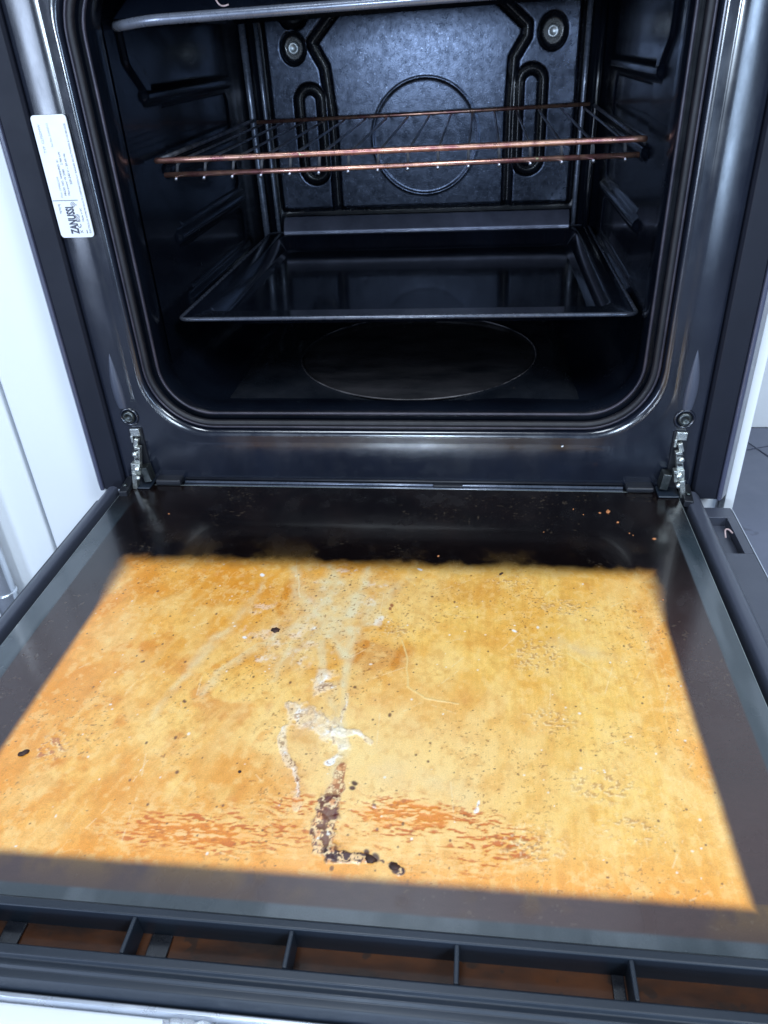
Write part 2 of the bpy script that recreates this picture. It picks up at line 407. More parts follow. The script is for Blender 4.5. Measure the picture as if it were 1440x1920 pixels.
bp.data.materials.append(M_groovedark)
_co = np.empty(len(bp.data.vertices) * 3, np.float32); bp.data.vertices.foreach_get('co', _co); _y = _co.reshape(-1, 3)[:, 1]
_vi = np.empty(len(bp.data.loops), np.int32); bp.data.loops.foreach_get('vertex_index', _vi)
bp.data.polygons.foreach_set('material_index', (_y[_vi].reshape(-1, 4).mean(1) > .4130 + .0030).astype(np.int32))  # deep grooves and dimples take the darker enamel as painted shade
M_head = worn('screw_head_steel', (.55, .60, .62), (.75, .80, .82), .3, .5, .7, 0, 200, .2, 500)
for cx, cz, m in ((-.1484, .3560, M_head), (.1512, .3590, M_head), (-.1450, .3945, M_head)):
    sc = lathe('screw', [(.0002, .0030), (.0030, .0030), (.0042, .0042), (.0056, .0042), (.0068, .0030), (.0072, -.0010)][::-1], 24, (cx, .4190, cz), (0, -1, 0), m, bp)
extrude('back_flange', [(.3960, .1545), (.4075, .1685), (.4120, .1700), (.4120, .1500), (.3960, .1500)], 0, -.180, .184, worn('flange_enamel', (.12, .13, .18), (.20, .21, .28), .35, .5, .5, .1, 30, .1, 600), oven, .0012)
# cavity floor with round embossed disc
def floor_h(U, V_):
    d = np.hypot(U - .010, (V_ - .165)); H = .0016 * np.exp(-((d - .1240) / .0014) ** 2) - .0010 * (1 - smoothstep(.119, .124, d))
    H += .0012 * (fbm(U * 18, V_ * 18, 3, 9) - .5)
    e = np.maximum(np.abs(U) - .150, np.abs(V_ - .215) - .150); H -= .005 * smoothstep(0, .035, e)
    return H
cfl = heightfield('cavity_floor', (-.200, .200), (.032, .395), floor_h, lambda U, V_, H: np.stack([U, V_, .0745 + H], -1), M_floor, oven, .002)
lathe('pressed_disc', [(.1225, 0), (.1215, .0004), (.06, .0005), (.001, .0005)], 72, (.010, .165, .0742), (0, 0, 1), worn('grey_disc_enamel', (.003, .004, .006), (.024, .023, .026), .25, .5, 0, .3, 16, .1, 700, stretch=(.7, 1.6, 1)), cfl)  # patchy greyer tone across the disc
tube('pressed_ring', [(.010 + .1240 * math.cos(2 * math.pi * k / 72), .165 + .1240 * math.sin(2 * math.pi * k / 72), .0752) for k in range(72)], .0009, worn('ring_sheen_enamel', (.005, .005, .008), (.15, .14, .15), .35, .55, .1, 0, 22, .1, 400), cfl, n=8, closed=True, up=Vector((0, 0, 1)))  # glancing sheen on the ring put into a lighter enamel colour

# side pillars of the frame
for s in (-1, 1):
    prof = [(.2645, .0060), (.2645, -.0015), (.2665, -.0042), (.2850, -.0055), (.2868, -.0075), (.2885, -.0078), (.2972, .0045), (.2975, .0060), (.2975, .022), (.2645, .022)]
    P = [(s * a, b) for a, b in prof]
    P1 = [(s * a, b_) for a, b_ in ((.2645, .0060), (.2645, -.0015), (.2665, -.0042), (.2855, -.0055), (.2855, .0220), (.2645, .022))]
    extrude('frame_pillar', P1, 2, .0005, .497, M_pillar, oven, .0007)
    P2 = [(s * a, b_) for a, b_ in ((.2858, .0060), (.2858, -.0072), (.2872, -.0080), (.2890, -.0078), (.2972, .0045), (.2975, .0060), (.2975, .022), (.2858, .022))]
    extrude('pillar_trim', P2, 2, .0005, .497, M_pillartrim, oven, .0007)
# long embossed swell above each hinge
for s in (-1, 1):
    n = 14; V = []; F = []
    for i in range(n + 1):
        t = i / n; z = .086 + .052 * t; w = .0056 * math.sin(math.pi * min(1, .22 + .78 * t)) ** .8 * (1 - .25 * t)
        for k in range(9):
            a = math.pi * k / 8; V.append((s * .2478 + s * .001 * math.sin(3 * t) + w * math.cos(a), -.0024 - .0030 * math.sin(a) * (w / .0056), z))
    for i in range(n):
        for k in range(8): F.append((i * 9 + k, i * 9 + k + 1, (i + 1) * 9 + k + 1, (i + 1) * 9 + k))
    mk('hinge_swell', V, F, M_rail, oven, True)
    cx = -.2437 if s < 0 else .2473
    w0 = lathe('washer', [(.0088, -.0005), (.0090, .0003), (.0084, .0012), (.0070, .0012), (.0066, .0004)][::1], 28, (cx, -.0026, .0772), (0, -1, 0), M_frame, oven)
    lathe('screw', [(.0058, 0), (.0058, .0016), (.0046, .0026), (.0030, .0027), (.0024, .0012), (.0003, .0010)], 24, (cx, -.0030, .0775), (0, -1, 0), M_darksteel, oven)
    # hinge : bracket, links, pins
    hx = -.2405 if s < 0 else .2465
    hb = box('hinge', (hx - .0062, -.0040, .0100), (hx + .0062, -.0010, .0660), M_black, oven, .0006)
    def hp(name, lo, hi, tilt, mat, b=.0005):
        bm = bmesh.new(); piv = Vector(((lo[0] + hi[0]) / 2, (lo[1] + hi[1]) / 2, (lo[2] + hi[2]) / 2))
        addbox(bm, lo, hi, Matrix.Rotation(math.radians(tilt), 3, 'Y'), piv); return obj_bm(name, bm, mat, hb, False, b)
    hp('hinge_bracket', (hx - .0045, -.0062, .0590), (hx + .0047, -.0036, .0662), 3 * s, M_steel)
    hp('hinge_bracket', (hx - .0052, -.0068, .0525), (hx - .0030, -.0040, .0595), 0, M_steel)
    hp('hinge_link', (hx - .0018, -.0100, .0495), (hx + .0022, -.0050, .0575), -18 * s, M_steel)
    hp('hinge_link', (hx - .0026, -.0130, .0330), (hx + .0030, -.0070, .0510), 12 * s * (-1), M_steel)
    hp('hinge_link', (hx - .0052 + s * .002, -.0160, .0235), (hx + .0036 + s * .002, -.0095, .0350), -8 * s, M_steel)
    hp('hinge_link', (hx - .0022 + s * .0048, -.0200, .0100), (hx + .0022 + s * .0048, -.0130, .0270), -10 * s, M_steel)
    hp('hinge_arm', (hx - .0055 - s * .007, -.0150, .0150), (hx + .0015 - s * .007, -.0040, .0300), 8 * s, M_darksteel)
    for pz, py, r in ((.0440, -.0130, .0026), (.0300, -.0160, .0030), (.0215, -.0180, .0022)):
        lathe('hinge_pin', [(r, 0), (r, .0016), (r * .7, .0022), (.0002, .0023)], 16, (hx + s * .001, py, pz), (0, -1, .25), M_steel, hb)
    for q in range(4):
        hp('hinge_notch', (hx - .0030 + .0014 * (q % 2), -.0142 - .001 * q, .0475 - .0085 * q), (hx + .0026, -.0128 - .001 * q, .0487 - .0085 * q), 0, M_black, .0002)
# panel above the opening (control panel)
box('control_panel', (-.2975, -.004, .500), (.2975, .03, .60), M_whitegloss, oven, .002)
child_box('added_reflected_panel', (-.2975, .004, .604), (.2975, .024, 1.2), M_white, hs)  # unseen white panel, added to be mirrored in the door glass
# outer steel case of the oven behind the frame
bm = bmesh.new()
addbox(bm, (-.286, .030, -.008), (-.284, .56, .57)); addbox(bm, (.284, .030, -.008), (.286, .56, .57))
addbox(bm, (-.284, .030, .568), (.284, .56, .57)); addbox(bm, (-.284, .030, -.008), (.284, .56, -.006)); addbox(bm, (-.284, .558, -.006), (.284, .56, .568))
obj_bm('outer_case', bm, M_darksteel, oven)

# ------------------------------------------------------------------ rating label on the left of the frame
lab_z0, lab_z1, lab_x0, lab_x1 = .2363, .3240, -.2622, -.2343
LB = [(x, z) for x, z in rrect(lab_x0, lab_x1, lab_z0, lab_z1, .0028, 5)]
V = [(x, -.0042, z) for x, z in LB] + [(x, -.0032, z) for x, z in LB]; n = len(LB)
lab = mk('rating_label', V, [tuple(range(n))] + [(i, (i + 1) % n, n + (i + 1) % n, n + i) for i in range(n)], M_label, oven)
lab['label'] = 'pale rating label with black lettering'
# label frame: reading direction runs up the oven; "down the page" runs to the right
def text(body, u, v, size, mat, bold=0.0, sx=1.0, name='printed_text'):
    c = bpy.data.curves.new('t', 'FONT'); c.body = body; c.size = size; c.offset = bold; c.resolution_u = 2
    o = bpy.data.objects.new('t', c); S.collection.objects.link(o)
    me = bpy.data.meshes.new_from_object(o.evaluated_get(bpy.context.evaluated_depsgraph_get())); bpy.data.objects.remove(o)
    for vt in me.vertices:
        a, bb = vt.co.x * sx, vt.co.y
        vt.co = (lab_x0 + v - bb, -.00445, lab_z0 + u + a)
    return fin(name, me, mat, lab)
bpy.context.view_layer.update()
text('ZANUSSI', .0030, .0160, .0092, M_print, .00035, .56, 'brand_print')
text('C E', .0072, .0192, .0046, M_print, .00005, 1.0)
text('Made in EC', .0120, .0226, .0022, M_print, 0, 1.0)
text('ELECTROLUX HOME PRODUCTS CORPORATION N.V. RAIGNES 342 OUTWARDS B-7130 BRUGGE', .0030, .0262, .0021, M_print, 0, .86)
text('Mod. OPEB2320B', .0300, .0100, .0021, M_printpale)
text('PROD. NO. 944064903  01', .0315, .0134, .0023, M_print, 0, 1.0)
text('TYP  CLF5DMW', .0620, .0060, .0028, M_printpale)
text('Ser.No. 21003312', .0660, .0125, .0022, M_printpale)
text('Max power W 2780', .0315, .0164, .0023, M_print)
text('2.780 kW', .0535, .0164, .0023, M_print)
text('220-240 V ~ 50-60 Hz', .0395, .0202, .0024, M_print)
bm = bmesh.new()
def flat(bm, u0, u1, v0, v1):
    vs = [bm.verts.new(p) for p in ((lab_x0 + v0, -.00445, lab_z0 + u0), (lab_x0 + v1, -.00445, lab_z0 + u0), (lab_x0 + v1, -.00445, lab_z0 + u1), (lab_x0 + v0, -.00445, lab_z0 + u1))]
    bm.faces.new(vs)
flat(bm, .0278, .0282, .0006, .0215); obj_bm('printed_rule', bm, M_print, lab)
for i in range(9):
    bm = bmesh.new(); flat(bm, .0185 + .0008 * i, .0188 + .0008 * i, .0040, .0050 + .0006 * (i % 3)); obj_bm('printed_rule', bm, M_print, lab)
bm = bmesh.new()
flat(bm, .0030, .0056, .0226, .0232); obj_bm('printed_rule', bm, M_print, lab)
def ringprint(u, v, r, w=.0003, n=20):
    bm = bmesh.new()
    A = [bm.verts.new((lab_x0 + v + r * math.cos(t), -.00446, lab_z0 + u + r * math.sin(t))) for t in [2 * math.pi * k / n for k in range(n)]]
    B = [bm.verts.new((lab_x0 + v + (r - w) * math.cos(t), -.00446, lab_z0 + u + (r - w) * math.sin(t))) for t in [2 * math.pi * k / n for k in range(n)]]
    for k in range(n): bm.faces.new((A[k], A[(k + 1) % n], B[(k + 1) % n], B[k]))
    obj_bm('printed_mark', bm, M_print, lab)
ringprint(.0158, .0178, .0018); ringprint(.0158, .0178, .0009); ringprint(.0250, .0165, .0018); ringprint(.0250, .0165, .0008)
text('X', .0032, .0196, .0034, M_print); text('10', .0237, .0196, .0016, M_print)

# ------------------------------------------------------------------ the open door
door = box('door', (-.2620, -.4400, -.0300), (.2520, -.0160, -.0040), M_black, oven, .001)
door['label'] = 'open oven door with amber stained glass'
GX0, GX1, GY0, GY1 = -.2575, .2492, -.4125, -.0115
WX0, WX1, WY0, WY1 = -.2060, .2040, -.3895, -.1325
st = .00052
xs = np.linspace(GX0, GX1, int((GX1 - GX0) / st)); ys = np.linspace(GY0, GY1, int((GY1 - GY0) / st))
U, V_ = np.meshgrid(xs, ys)
warp = (fbm(U * 45, V_ * 45, 3, 51) - .5); warp2 = (fbm(U * 45, V_ * 45, 3, 61) - .5)
n4 = fbm(U * 150, V_ * 130, 4, 141); lace0 = 1 - smoothstep(.015, .045, np.abs(fbm(U * 260, V_ * 230, 2, 199) - .5))
n1 = fbm(U * 26, V_ * 26, 5, 1); n2 = fbm(U * 70, V_ * 60, 4, 3); n3 = fbm(U * 9, V_ * 7, 3, 8)
fine = fbm(U * 320, V_ * 320, 3, 21); str_y = fbm(U * 420, V_ * 22, 3, 31); str_x = .50 * fbm(U * 130 + 6 * warp, V_ * 800 + 8 * warp2, 2, 41) + .50 * fbm(U * 330, V_ * 940, 2, 43)
uw, vw = U + warp * .014, V_ + warp2 * .014
def col(*c): return np.array(c)[None, None, :]
def mixa(A, B, f): return A * (1 - f[..., None]) + B * f[..., None]
amber = mixa(col(.80, .37, .058) + 0 * U[..., None], col(.92, .54, .135), smoothstep(.40, .64, n1))
amber = mixa(amber, col(.70, .25, .024) + 0 * amber, .75 * smoothstep(.54, .74, n2) * smoothstep(.35, .65, 1 - n3))
# the right side is paler and brushed front to back, the left side more orange
right = smoothstep(-.02, .12, U + .05 * (n3 - .5))
amber = mixa(amber, col(.86, .53, .125) + 0 * amber, .55 * right)
amber *= (1 + .12 * (str_y - .5) * (.3 + right))[..., None]
amber = mixa(amber, col(.86, .38, .065) + 0 * amber, .50 * smoothstep(-.345, -.385, V_) )
amber *= (1 + .16 * (fine - .5))[..., None]
def add(mask, c): 
    global amber
    amber = mixa(amber, np.array(c)[None, None, :] + 0 * amber, np.clip(mask, 0, 1))
# pale, grey-green washed smear from the top centre
sm = np.exp(-(((uw + .030) / .052) ** 2 + ((vw + .178) / .036) ** 2)) + .8 * np.exp(-(((uw + .052) / .030) ** 2 + ((vw + .225) / .03) ** 2))
add(.70 * smoothstep(.15, .95, sm + .6 * (n2 - .5)), (.72, .58, .31)); add(.45 * smoothstep(.3, .8, sm) * lace0 * smoothstep(.4, .55, n2), (.93, .86, .70))
add(.55 * smoothstep(.54, .72, n4 + .22 * (sm - .6)) * smoothstep(.2, .6, sm), (.86, .78, .60))
add(.6 * smoothstep(.66, .76, n4) * smoothstep(.25, .5, sm + (n3 - .5)), (.92, .90, .86))
# deep orange burnt patches
for cx, cy, rx, ry, k in ((.010, -.236, .024, .019, 1.25), (-.004, -.250, .014, .02, .45), (-.067, -.176, .006, .022, .85), (-.058, -.170, .004, .014, .7), (.195, -.20, .01, .05, .3), (.016, -.300, .018, .014, .30), (-.030, -.298, .005, .008, .6), (-.11, -.165, .05, .02, .25), (.05, -.16, .05, .014, .25), (-.02, -.29, .02, .03, .2)):
    m = np.exp(-(((uw - cx) / rx) ** 2 + ((vw - cy) / ry) ** 2)); add(1.15 * k * smoothstep(.22, .80, m + .7 * (n2 - .5) + .5 * (n4 - .5)), (.60, .19, .012)); add(.5 * k * smoothstep(.3, .6, m) * lace0, (.34, .10, .015))
sd = fbm((U * .92 - V_ * .39) * 190, (U * .39 + V_ * .92) * 26, 4, 121); sd2 = fbm((U * .92 - V_ * .39) * 60, (U * .39 + V_ * .92) * 14, 3, 127)
left = 1 - smoothstep(-.06, .02, U)
add(.34 * smoothstep(.52, .68, sd) * (.35 + .65 * left), (.93, .58, .17)); add(.26 * smoothstep(.55, .68, 1 - sd) * (.3 + .7 * left), (.68, .25, .03))
add(.35 * smoothstep(.55, .70, sd2), (.90, .60, .22))
edge = np.maximum(np.maximum(np.exp(-(U - WX0) / .040), .75 * np.exp(-(WX1 - U) / .020)), 1.1 * np.exp(-(V_ - WY0) / .016))
add(.74 * np.clip(edge + .5 * (n3 - .5), 0, 1), (.88, .300, .026))
add(.38 * left * smoothstep(.35, .65, n3 + .15 * (n1 - .5)), (.84, .35, .035))
cen = np.exp(-(((U - .02) / .09) ** 2 + ((V_ + .315) / .05) ** 2))
add(.62 * cen * (.5 + n1), (.94, .72, .36))  # pale glare at the window centre painted into the colour
cl = fbm(uw * 34, vw * 26, 5, 171); add(.50 * smoothstep(.54, .68, cl) * (.35 + .65 * left), (.76, .265, .018)); add(.42 * smoothstep(.54, .70, 1 - cl), (.93, .62, .22))
curl = np.abs(fbm(U * 95 + 5 * warp, V_ * 85 + 5 * warp2, 3, 181) - .5); add(.30 * (1 - smoothstep(.006, .030, curl)) * smoothstep(.40, .60, n1), (.66, .26, .03)); add(.28 * (1 - smoothstep(.006, .025, np.abs(fbm(U * 130, V_ * 110, 3, 183) - .5))) * smoothstep(.4, .6, n3), (.97, .74, .36))
brush = fbm(U * 900, V_ * 26, 2, 191); add(.17 * smoothstep(.50, .75, brush) * right * smoothstep(.4, .7, n1 + .1), (.95, .70, .24)); add(.13 * smoothstep(.52, .75, 1 - brush) * right, (.70, .40, .07))
mot = fbm(U * 210, V_ * 190, 3, 131); add(.30 * smoothstep(.55, .75, mot), (.62, .26, .04)); add(.35 * smoothstep(.56, .74, 1 - mot), (.95, .64, .25))
relief = .00010 * (n2 - .5) + .00006 * (fine - .5)
# pale drip trails
def trail(poly, c=(.78, .64, .38), k=.8, edge=.25):
    d = seg_dist(U + warp * .004, V_ + warp2 * .004, [(a, bb, w) for a, bb, w in poly]); m = 1 - smoothstep(.25, 1.25, d + .9 * (n4 - .5) + .4 * (fine - .5)); add(k * m * (.55 + .7 * n4), c); return m
trail([(-.012, -.205, .0025), (-.009, -.230, .0038), (-.007, -.262, .0032), (-.004, -.287, .0026), (-.002, -.330, .0028)], k=.45)
trail([(-.030, -.222, .003), (-.027, -.240, .003), (-.024, -.256, .0035)], k=.6)
trail([(-.046, -.223, .001), (-.075, -.225, .0012), (-.095, -.255, .0016)], k=.35)
def wash(poly, k, c=(.80, .66, .38)):
    d = seg_dist(U + warp * .016, V_ + warp2 * .016, poly); m = np.clip(1.15 - d, 0, 1) ** 1.3 * np.clip(.35 + 1.6 * (n4 - .32) + .8 * (n2 - .5), 0, 1); add(k * m, c)
for P_, k_ in (([(-.068, -.138, .005), (-.055, -.170, .008), (-.030, -.205, .007), (-.010, -.235, .005)], .8), ([(-.036, -.136, .006), (-.032, -.175, .011), (-.018, -.215, .008)], .9),
               ([(-.008, -.136, .005), (-.012, -.175, .009), (-.014, -.215, .006), (-.008, -.262, .004)], .9), ([(.022, -.150, .006), (.004, -.185, .008), (-.010, -.215, .005)], .7),
               ([(-.045, -.200, .006), (-.080, -.235, .005), (-.098, -.275, .004)], .55), ([(-.085, -.150, .004), (-.098, -.200, .006), (-.112, -.255, .005), (-.125, -.300, .004)], .5),
               ([(-.050, -.225, .004), (-.052, -.262, .003)], .5), ([(-.014, -.262, .005), (-.006, -.300, .005), (-.002, -.340, .004)], .5), ([(.130, -.215, .010), (.165, -.225, .008)], .4), ([(.020, -.318, .020), (.070, -.335, .016)], .3)):
    wash(P_, k_)
t2 = trail([(.0238, -.2156, .0007), (.030, -.235, .0008), (.0331, -.2602, .0008), (.045, -.269, .0008), (.0654, -.2717, .0007)], c=(.84, .62, .26), k=.7)
trail([(-.062, -.146, .0006), (-.059, -.158, .0005), (-.055, -.172, .0006)], c=(.88, .72, .42), k=.8)
trail([(.135, -.222, .0005), (.150, -.236, .0006)], c=(.86, .68, .32), k=.6)
relief += .00018 * t2
# crusted white lace with brown pin holes
n5 = fbm(U * 240, V_ * 210, 3, 151); pin = smoothstep(.50, .60, fbm(U * 620, V_ * 520, 2, 71)); rg = np.abs(fbm(U * 330 + 6 * warp, V_ * 280, 2, 161) - .5); lace = 1 - smoothstep(.018, .05, rg)
rg2 = np.abs(fbm(U * 420, V_ * 400, 2, 163) - .5); lace2 = 1 - smoothstep(.03, .075, rg2); pin2 = np.maximum(.85 * lace2, .95 * smoothstep(.50, .57, fbm(U * 340, V_ * 300, 3, 165)))
def crust(poly, c=(.88, .84, .74), holes=.55, k=.85):
    d = seg_dist(U + warp * .006, V_ + warp2 * .006, poly); m = 1 - smoothstep(.55, 1.35, d + 1.6 * (n2 - .5) + 2.2 * (n5 - .5)); add(.62 * k * m * (.55 + .45 * smoothstep(.35, .6, n5)), c)
    add(m * np.clip(.6 * pin * smoothstep(.45, .6, n4) + lace * smoothstep(.40, .55, n2), 0, 1) * holes, (.20, .065, .035)); add(.5 * m * smoothstep(.62, .70, n5), (.97, .97, .97)); return m
c1 = crust([(-.040, -.281, .0035), (-.030, -.288, .0060), (-.018, -.292, .0072), (-.008, -.301, .0062), (-.004, -.310, .0045)], k=.8)
c2 = crust([(-.008, -.2985, .0030), (.006, -.2985, .0022), (.014, -.3045, .0015)], holes=.8)
c3 = crust([(-.0236, -.2560, .0055), (-.0225, -.2640, .0060)], holes=.8)
c4 = crust([(-.0395, -.298, .0018), (-.0370, -.308, .0022), (-.0290, -.324, .0024), (-.0215, -.337, .0022), (-.0185, -.350, .0024)], holes=.9)
c5 = crust([(-.0035, -.268, .0014), (-.0050, -.285, .0015), (-.0045, -.300, .0017)], holes=.9, k=.4)
# bright blob and specular glints painted into the stain colour
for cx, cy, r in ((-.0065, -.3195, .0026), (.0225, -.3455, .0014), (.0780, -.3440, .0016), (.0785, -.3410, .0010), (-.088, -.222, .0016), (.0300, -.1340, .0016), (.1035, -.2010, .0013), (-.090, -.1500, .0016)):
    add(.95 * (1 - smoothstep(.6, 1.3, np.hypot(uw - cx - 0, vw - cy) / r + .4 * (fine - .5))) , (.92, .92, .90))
# rust red scraped streaks running sideways near the front edge
band = np.exp(-((vw + .366) / .016) ** 2)
zone = smoothstep(-.16, -.07, U) * (1 - smoothstep(.085, .14, U)); hot = .75 + .5 * np.exp(-((U - .045) / .04) ** 2) + .25 * np.exp(-((U + .065) / .03) ** 2)
hot2 = np.exp(-(((U - .040) / .034) ** 2 + ((V_ + .352) / .011) ** 2)) + .9 * np.exp(-(((U + .075) / .045) ** 2 + ((V_ + .372) / .010) ** 2)) + .6 * np.exp(-(((U + .022) / .02) ** 2 + ((V_ + .350) / .008) ** 2)) + .45 * np.exp(-(((U - .095) / .02) ** 2 + ((V_ + .362) / .014) ** 2))
sc = smoothstep(.50, .60, str_x + .24 * (hot2 - .50) + .16 * (n2 - .5) + .10 * (n5 - .5)) * smoothstep(.15, .7, .45 * band * zone * hot + hot2 * 1.1 + .7 * (n2 - .5))
add(.30 * smoothstep(.5, .62, 1 - str_x) * smoothstep(.15, .6, band * zone * hot + hot2), (.96, .68, .30))
add(.88 * sc, (.56, .115, .010)); add(.5 * smoothstep(.45, .75, hot2 + .5 * (n4 - .5)), (.86, .30, .025))
add(.45 * smoothstep(.56, .64, 1 - str_x) * smoothstep(.4, .8, hot2), (.96, .68, .34)); add(.5 * sc * smoothstep(.6, .8, fine), (.32, .085, .02))
relief -= .00008 * sc
# the dark boiled-over trail
def burnt(poly, dens, c=(.13, .045, .026)):
    d = seg_dist(U + warp * .004, V_ + warp2 * .004, poly); m = 1 - smoothstep(.75, 1.15, d + .5 * (n2 - .5) + .9 * (n5 - .5))
    add(.55 * m, (.86, .66, .40)); add(.6 * m * smoothstep(.55, .62, n5), (.66, .20, .04)); add(m * np.clip(pin2 * dens + .45 * smoothstep(.5, .9, d) * (d < 1.2) * dens * smoothstep(.4,.6,n4), 0, 1), c); return m
b1 = burnt([(.0005, -.324, .0030), (.0000, -.335, .0042), (-.0020, -.348, .0050)], .85, (.34, .11, .04))
b2 = burnt([(-.0024, -.350, .0062), (-.0034, -.362, .0068), (-.0026, -.3735, .0064), (.0025, -.3785, .0054)], .95, (.12, .030, .022))
b3 = burnt([(.0030, -.3795, .0050), (.0120, -.3795, .0028), (.0215, -.3795, .0024)], 1.3, (.055, .018, .018))
b4 = burnt([(.0350, -.3815, .0022), (.0390, -.3840, .0026)], 1.5, (.05, .018, .022))
for cx, cy, r in ((.0240, -.3795, .0030), (.0180, -.3765, .0020), (.0285, -.3802, .0010), (.0362, -.3825, .0024), (.0090, -.3330, .0018), (.0085, -.337, .0022), (.0165, -.1760, .0020), (.0145, -.179, .0016)):
    add(.95 * (1 - smoothstep(.6, 1.2, np.hypot(uw - cx, (vw - cy)) / r)), (.07, .025, .02) if cy < -.2 else (.36, .13, .05))
relief += .0008 * (c1 + c2 + c3 + c4) * (.4 * fine + .6 * n5) + .0012 * (b2 + b3 + b4) * (.4 * fine + .6 * n5)
# dry flecks : small brown lines scattered in patches
pa = fbm(U * 17, V_ * 17, 3, 91)
fl1 = smoothstep(.72, .80, fbm(U * 620, V_ * 760, 2, 95)) * smoothstep(.48, .62, pa)
add(.70 * fl1, (.34, .14, .04))
for cx, cy, rx, ry in ((.139, -.174, .022, .010), (.12, -.281, .018, .012), (.1447, -.325, .022, .014), (.155, -.352, .02, .010), (-.1760, -.322, .012, .012), (.105, -.365, .02, .014), (.115, -.225, .02, .02), (.10, -.145, .02, .008), (.02, -.205, .012, .01)):
    m = np.exp(-(((U - cx) / rx) ** 2 + ((V_ - cy) / ry) ** 2)); f = smoothstep(.60, .70, fbm(U * 520, V_ * 640, 2, 97)) * smoothstep(.25, .8, m + .5 * (n2 - .5))
    g = smoothstep(.60, .70, fbm(U * 520 + .4, V_ * 640 + .5, 2, 97)) * smoothstep(.25, .7, m)
    add(.45 * np.clip(g - f, 0, 1), (.90, .76, .46)); add(.55 * f, (.42, .19, .07) if cx > -.1 else (.36, .10, .08))
    relief += .00004 * f
# fine light scratches
for k in range(46):
    x0 = RNG.uniform(WX0, WX1); y0 = RNG.uniform(WY0, WY1); L = RNG.uniform(.008, .03); a = RNG.normal(1.2, .7)
    x1, y1 = x0 + L * math.cos(a), y0 + L * math.sin(a)
    i0, i1 = sorted((int((y0 - GY0) / st), int((y1 - GY0) / st))); j0, j1 = sorted((int((x0 - GX0) / st), int((x1 - GX0) / st)))
    i0 = max(i0 - 3, 0); j0 = max(j0 - 3, 0); i1 += 4; j1 += 4
    sl = (slice(i0, i1), slice(j0, j1)); d = seg_dist(U[sl], V_[sl], [(x0, y0, .00035), (x1, y1, .0003)])
    if d.size == 0: continue
    m = (1 - smoothstep(.7, 1.5, d)) * .4 * (fine[sl] > .42); amber[sl] = mixa(amber[sl], np.array((.90, .72, .42))[None, None, :] + 0 * amber[sl], m)
# small dark and bright flecks
for k in range(560):
    cx = RNG.uniform(GX0 + .004, GX1 - .004); cy = RNG.uniform(WY0, WY1) if k < 520 else RNG.uniform(GY0, GY1); r = RNG.uniform(.0003, .0008) * (1.5 if RNG.random() < .08 else 1)
    i = int((cy - GY0) / st); j = int((cx - GX0) / st); w = 4
    sl = (slice(max(i - w, 0), i + w), slice(max(j - w, 0), j + w)); d = np.hypot(U[sl] - cx, (V_[sl] - cy) * RNG.uniform(.6, 1.6)) / r
    c = (.12, .05, .03) if RNG.random() < .72 else (.88, .82, .70)
    amber[sl] = mixa(amber[sl], np.array(c)[None, None, :] + 0 * amber[sl], .85 * (1 - smoothstep(.6, 1.3, d)))
# zones : clear window, dark printed border, bare glass margin
dwin = np.maximum(np.maximum(WX0 - U, U - WX1), np.maximum(WY0 - V_, V_ - WY1)) + .0009 * (n2 - .5)
sof = .0034 + .0110 * smoothstep(-.20, -.14, V_) * (.1 + 1.3 * n2)
inwin = 1 - smoothstep(-1, 1, dwin / sof)
dark = mixa(col(.0035, .0022, .0024) + 0 * amber, col(.007, .0040, .0038) + 0 * amber, smoothstep(.35, .7, n1))
film = .8 * np.maximum(smoothstep(-.20, -.36, V_), .8 * smoothstep(-.10, -.24, V_) * (np.abs(U) > .19)) * (.65 + .6 * n3 + .3 * (str_x - .5))  # reflected haze painted in: border colour lightens towards the front and sides
dark = mixa(dark, col(.060, .031, .028) + 0 * amber, np.clip(film, 0, 1))  # reflected haze painted into the border colour
# splashes of olive brown grime spill over the printed border along the far and near edges
spill = smoothstep(.44, .70, n1 + .35 * (n2 - .5)) * (np.exp(-np.maximum(V_ - WY1, 0) / .012) * (V_ > WY1 - .002) + 1.3 * np.exp(-np.maximum(WY0 - V_, 0) / .0085) * (V_ < WY0 + .002)) * (U > WX0 - .015) * (U < WX1 + .012)
dark = mixa(dark, col(.17, .095, .022) + 0 * amber, .6 * np.clip(spill, 0, 1))
dfl = smoothstep(.76, .82, fbm(U * 420, V_ * 500, 2, 105)) * smoothstep(.52, .62, fbm(U * 20, V_ * 20, 2, 107))
dark = mixa(dark, col(.16, .12, .08) + 0 * amber, .25 * dfl)
qx = np.abs(U + .0025) - (.2375 - .030); qy = np.abs(V_ + .2150) - (.1905 - .030)
dob = np.hypot(np.maximum(qx, 0), np.maximum(qy, 0)) + np.minimum(np.maximum(qx, qy), 0) - .030 + .0006 * (n2 - .5)
margin = smoothstep(-.0008, .0012, dob) * smoothstep(-.02, -.10, V_)
mc = mixa(col(.026, .038, .047) + 0 * amber, col(.062, .077, .090) + 0 * amber, smoothstep(.35, .65, fbm(U * 60, V_ * 14, 3, 111)))
dark = mixa(dark, mc, margin)
C_ = mixa(dark, amber, inwin)
rough = .16 + .30 * inwin * (.55 + .9 * (n2 - .35)) + .10 * (n1 - .5) + .14 * (1 - inwin) * smoothstep(.45, .75, n2)
rough = np.clip(rough, .07, .7)
H = relief * inwin + .00002 * (n1 - .5)
P = np.stack([U, V_, .0100 + H], -1)
Mg = bpy.data.materials.new('soiled_glass'); Mg.use_nodes = True; nt = Mg.node_tree; b = nt.nodes['Principled BSDF']
va = nt.nodes.new('ShaderNodeVertexColor'); va.layer_name = 'stain'
g = noise(nt, 1300, 3, .65); c = nt.nodes.new('ShaderNodeMix'); c.data_type = 'RGBA'; c.blend_type = 'MULTIPLY'; c.inputs[0].default_value = 1
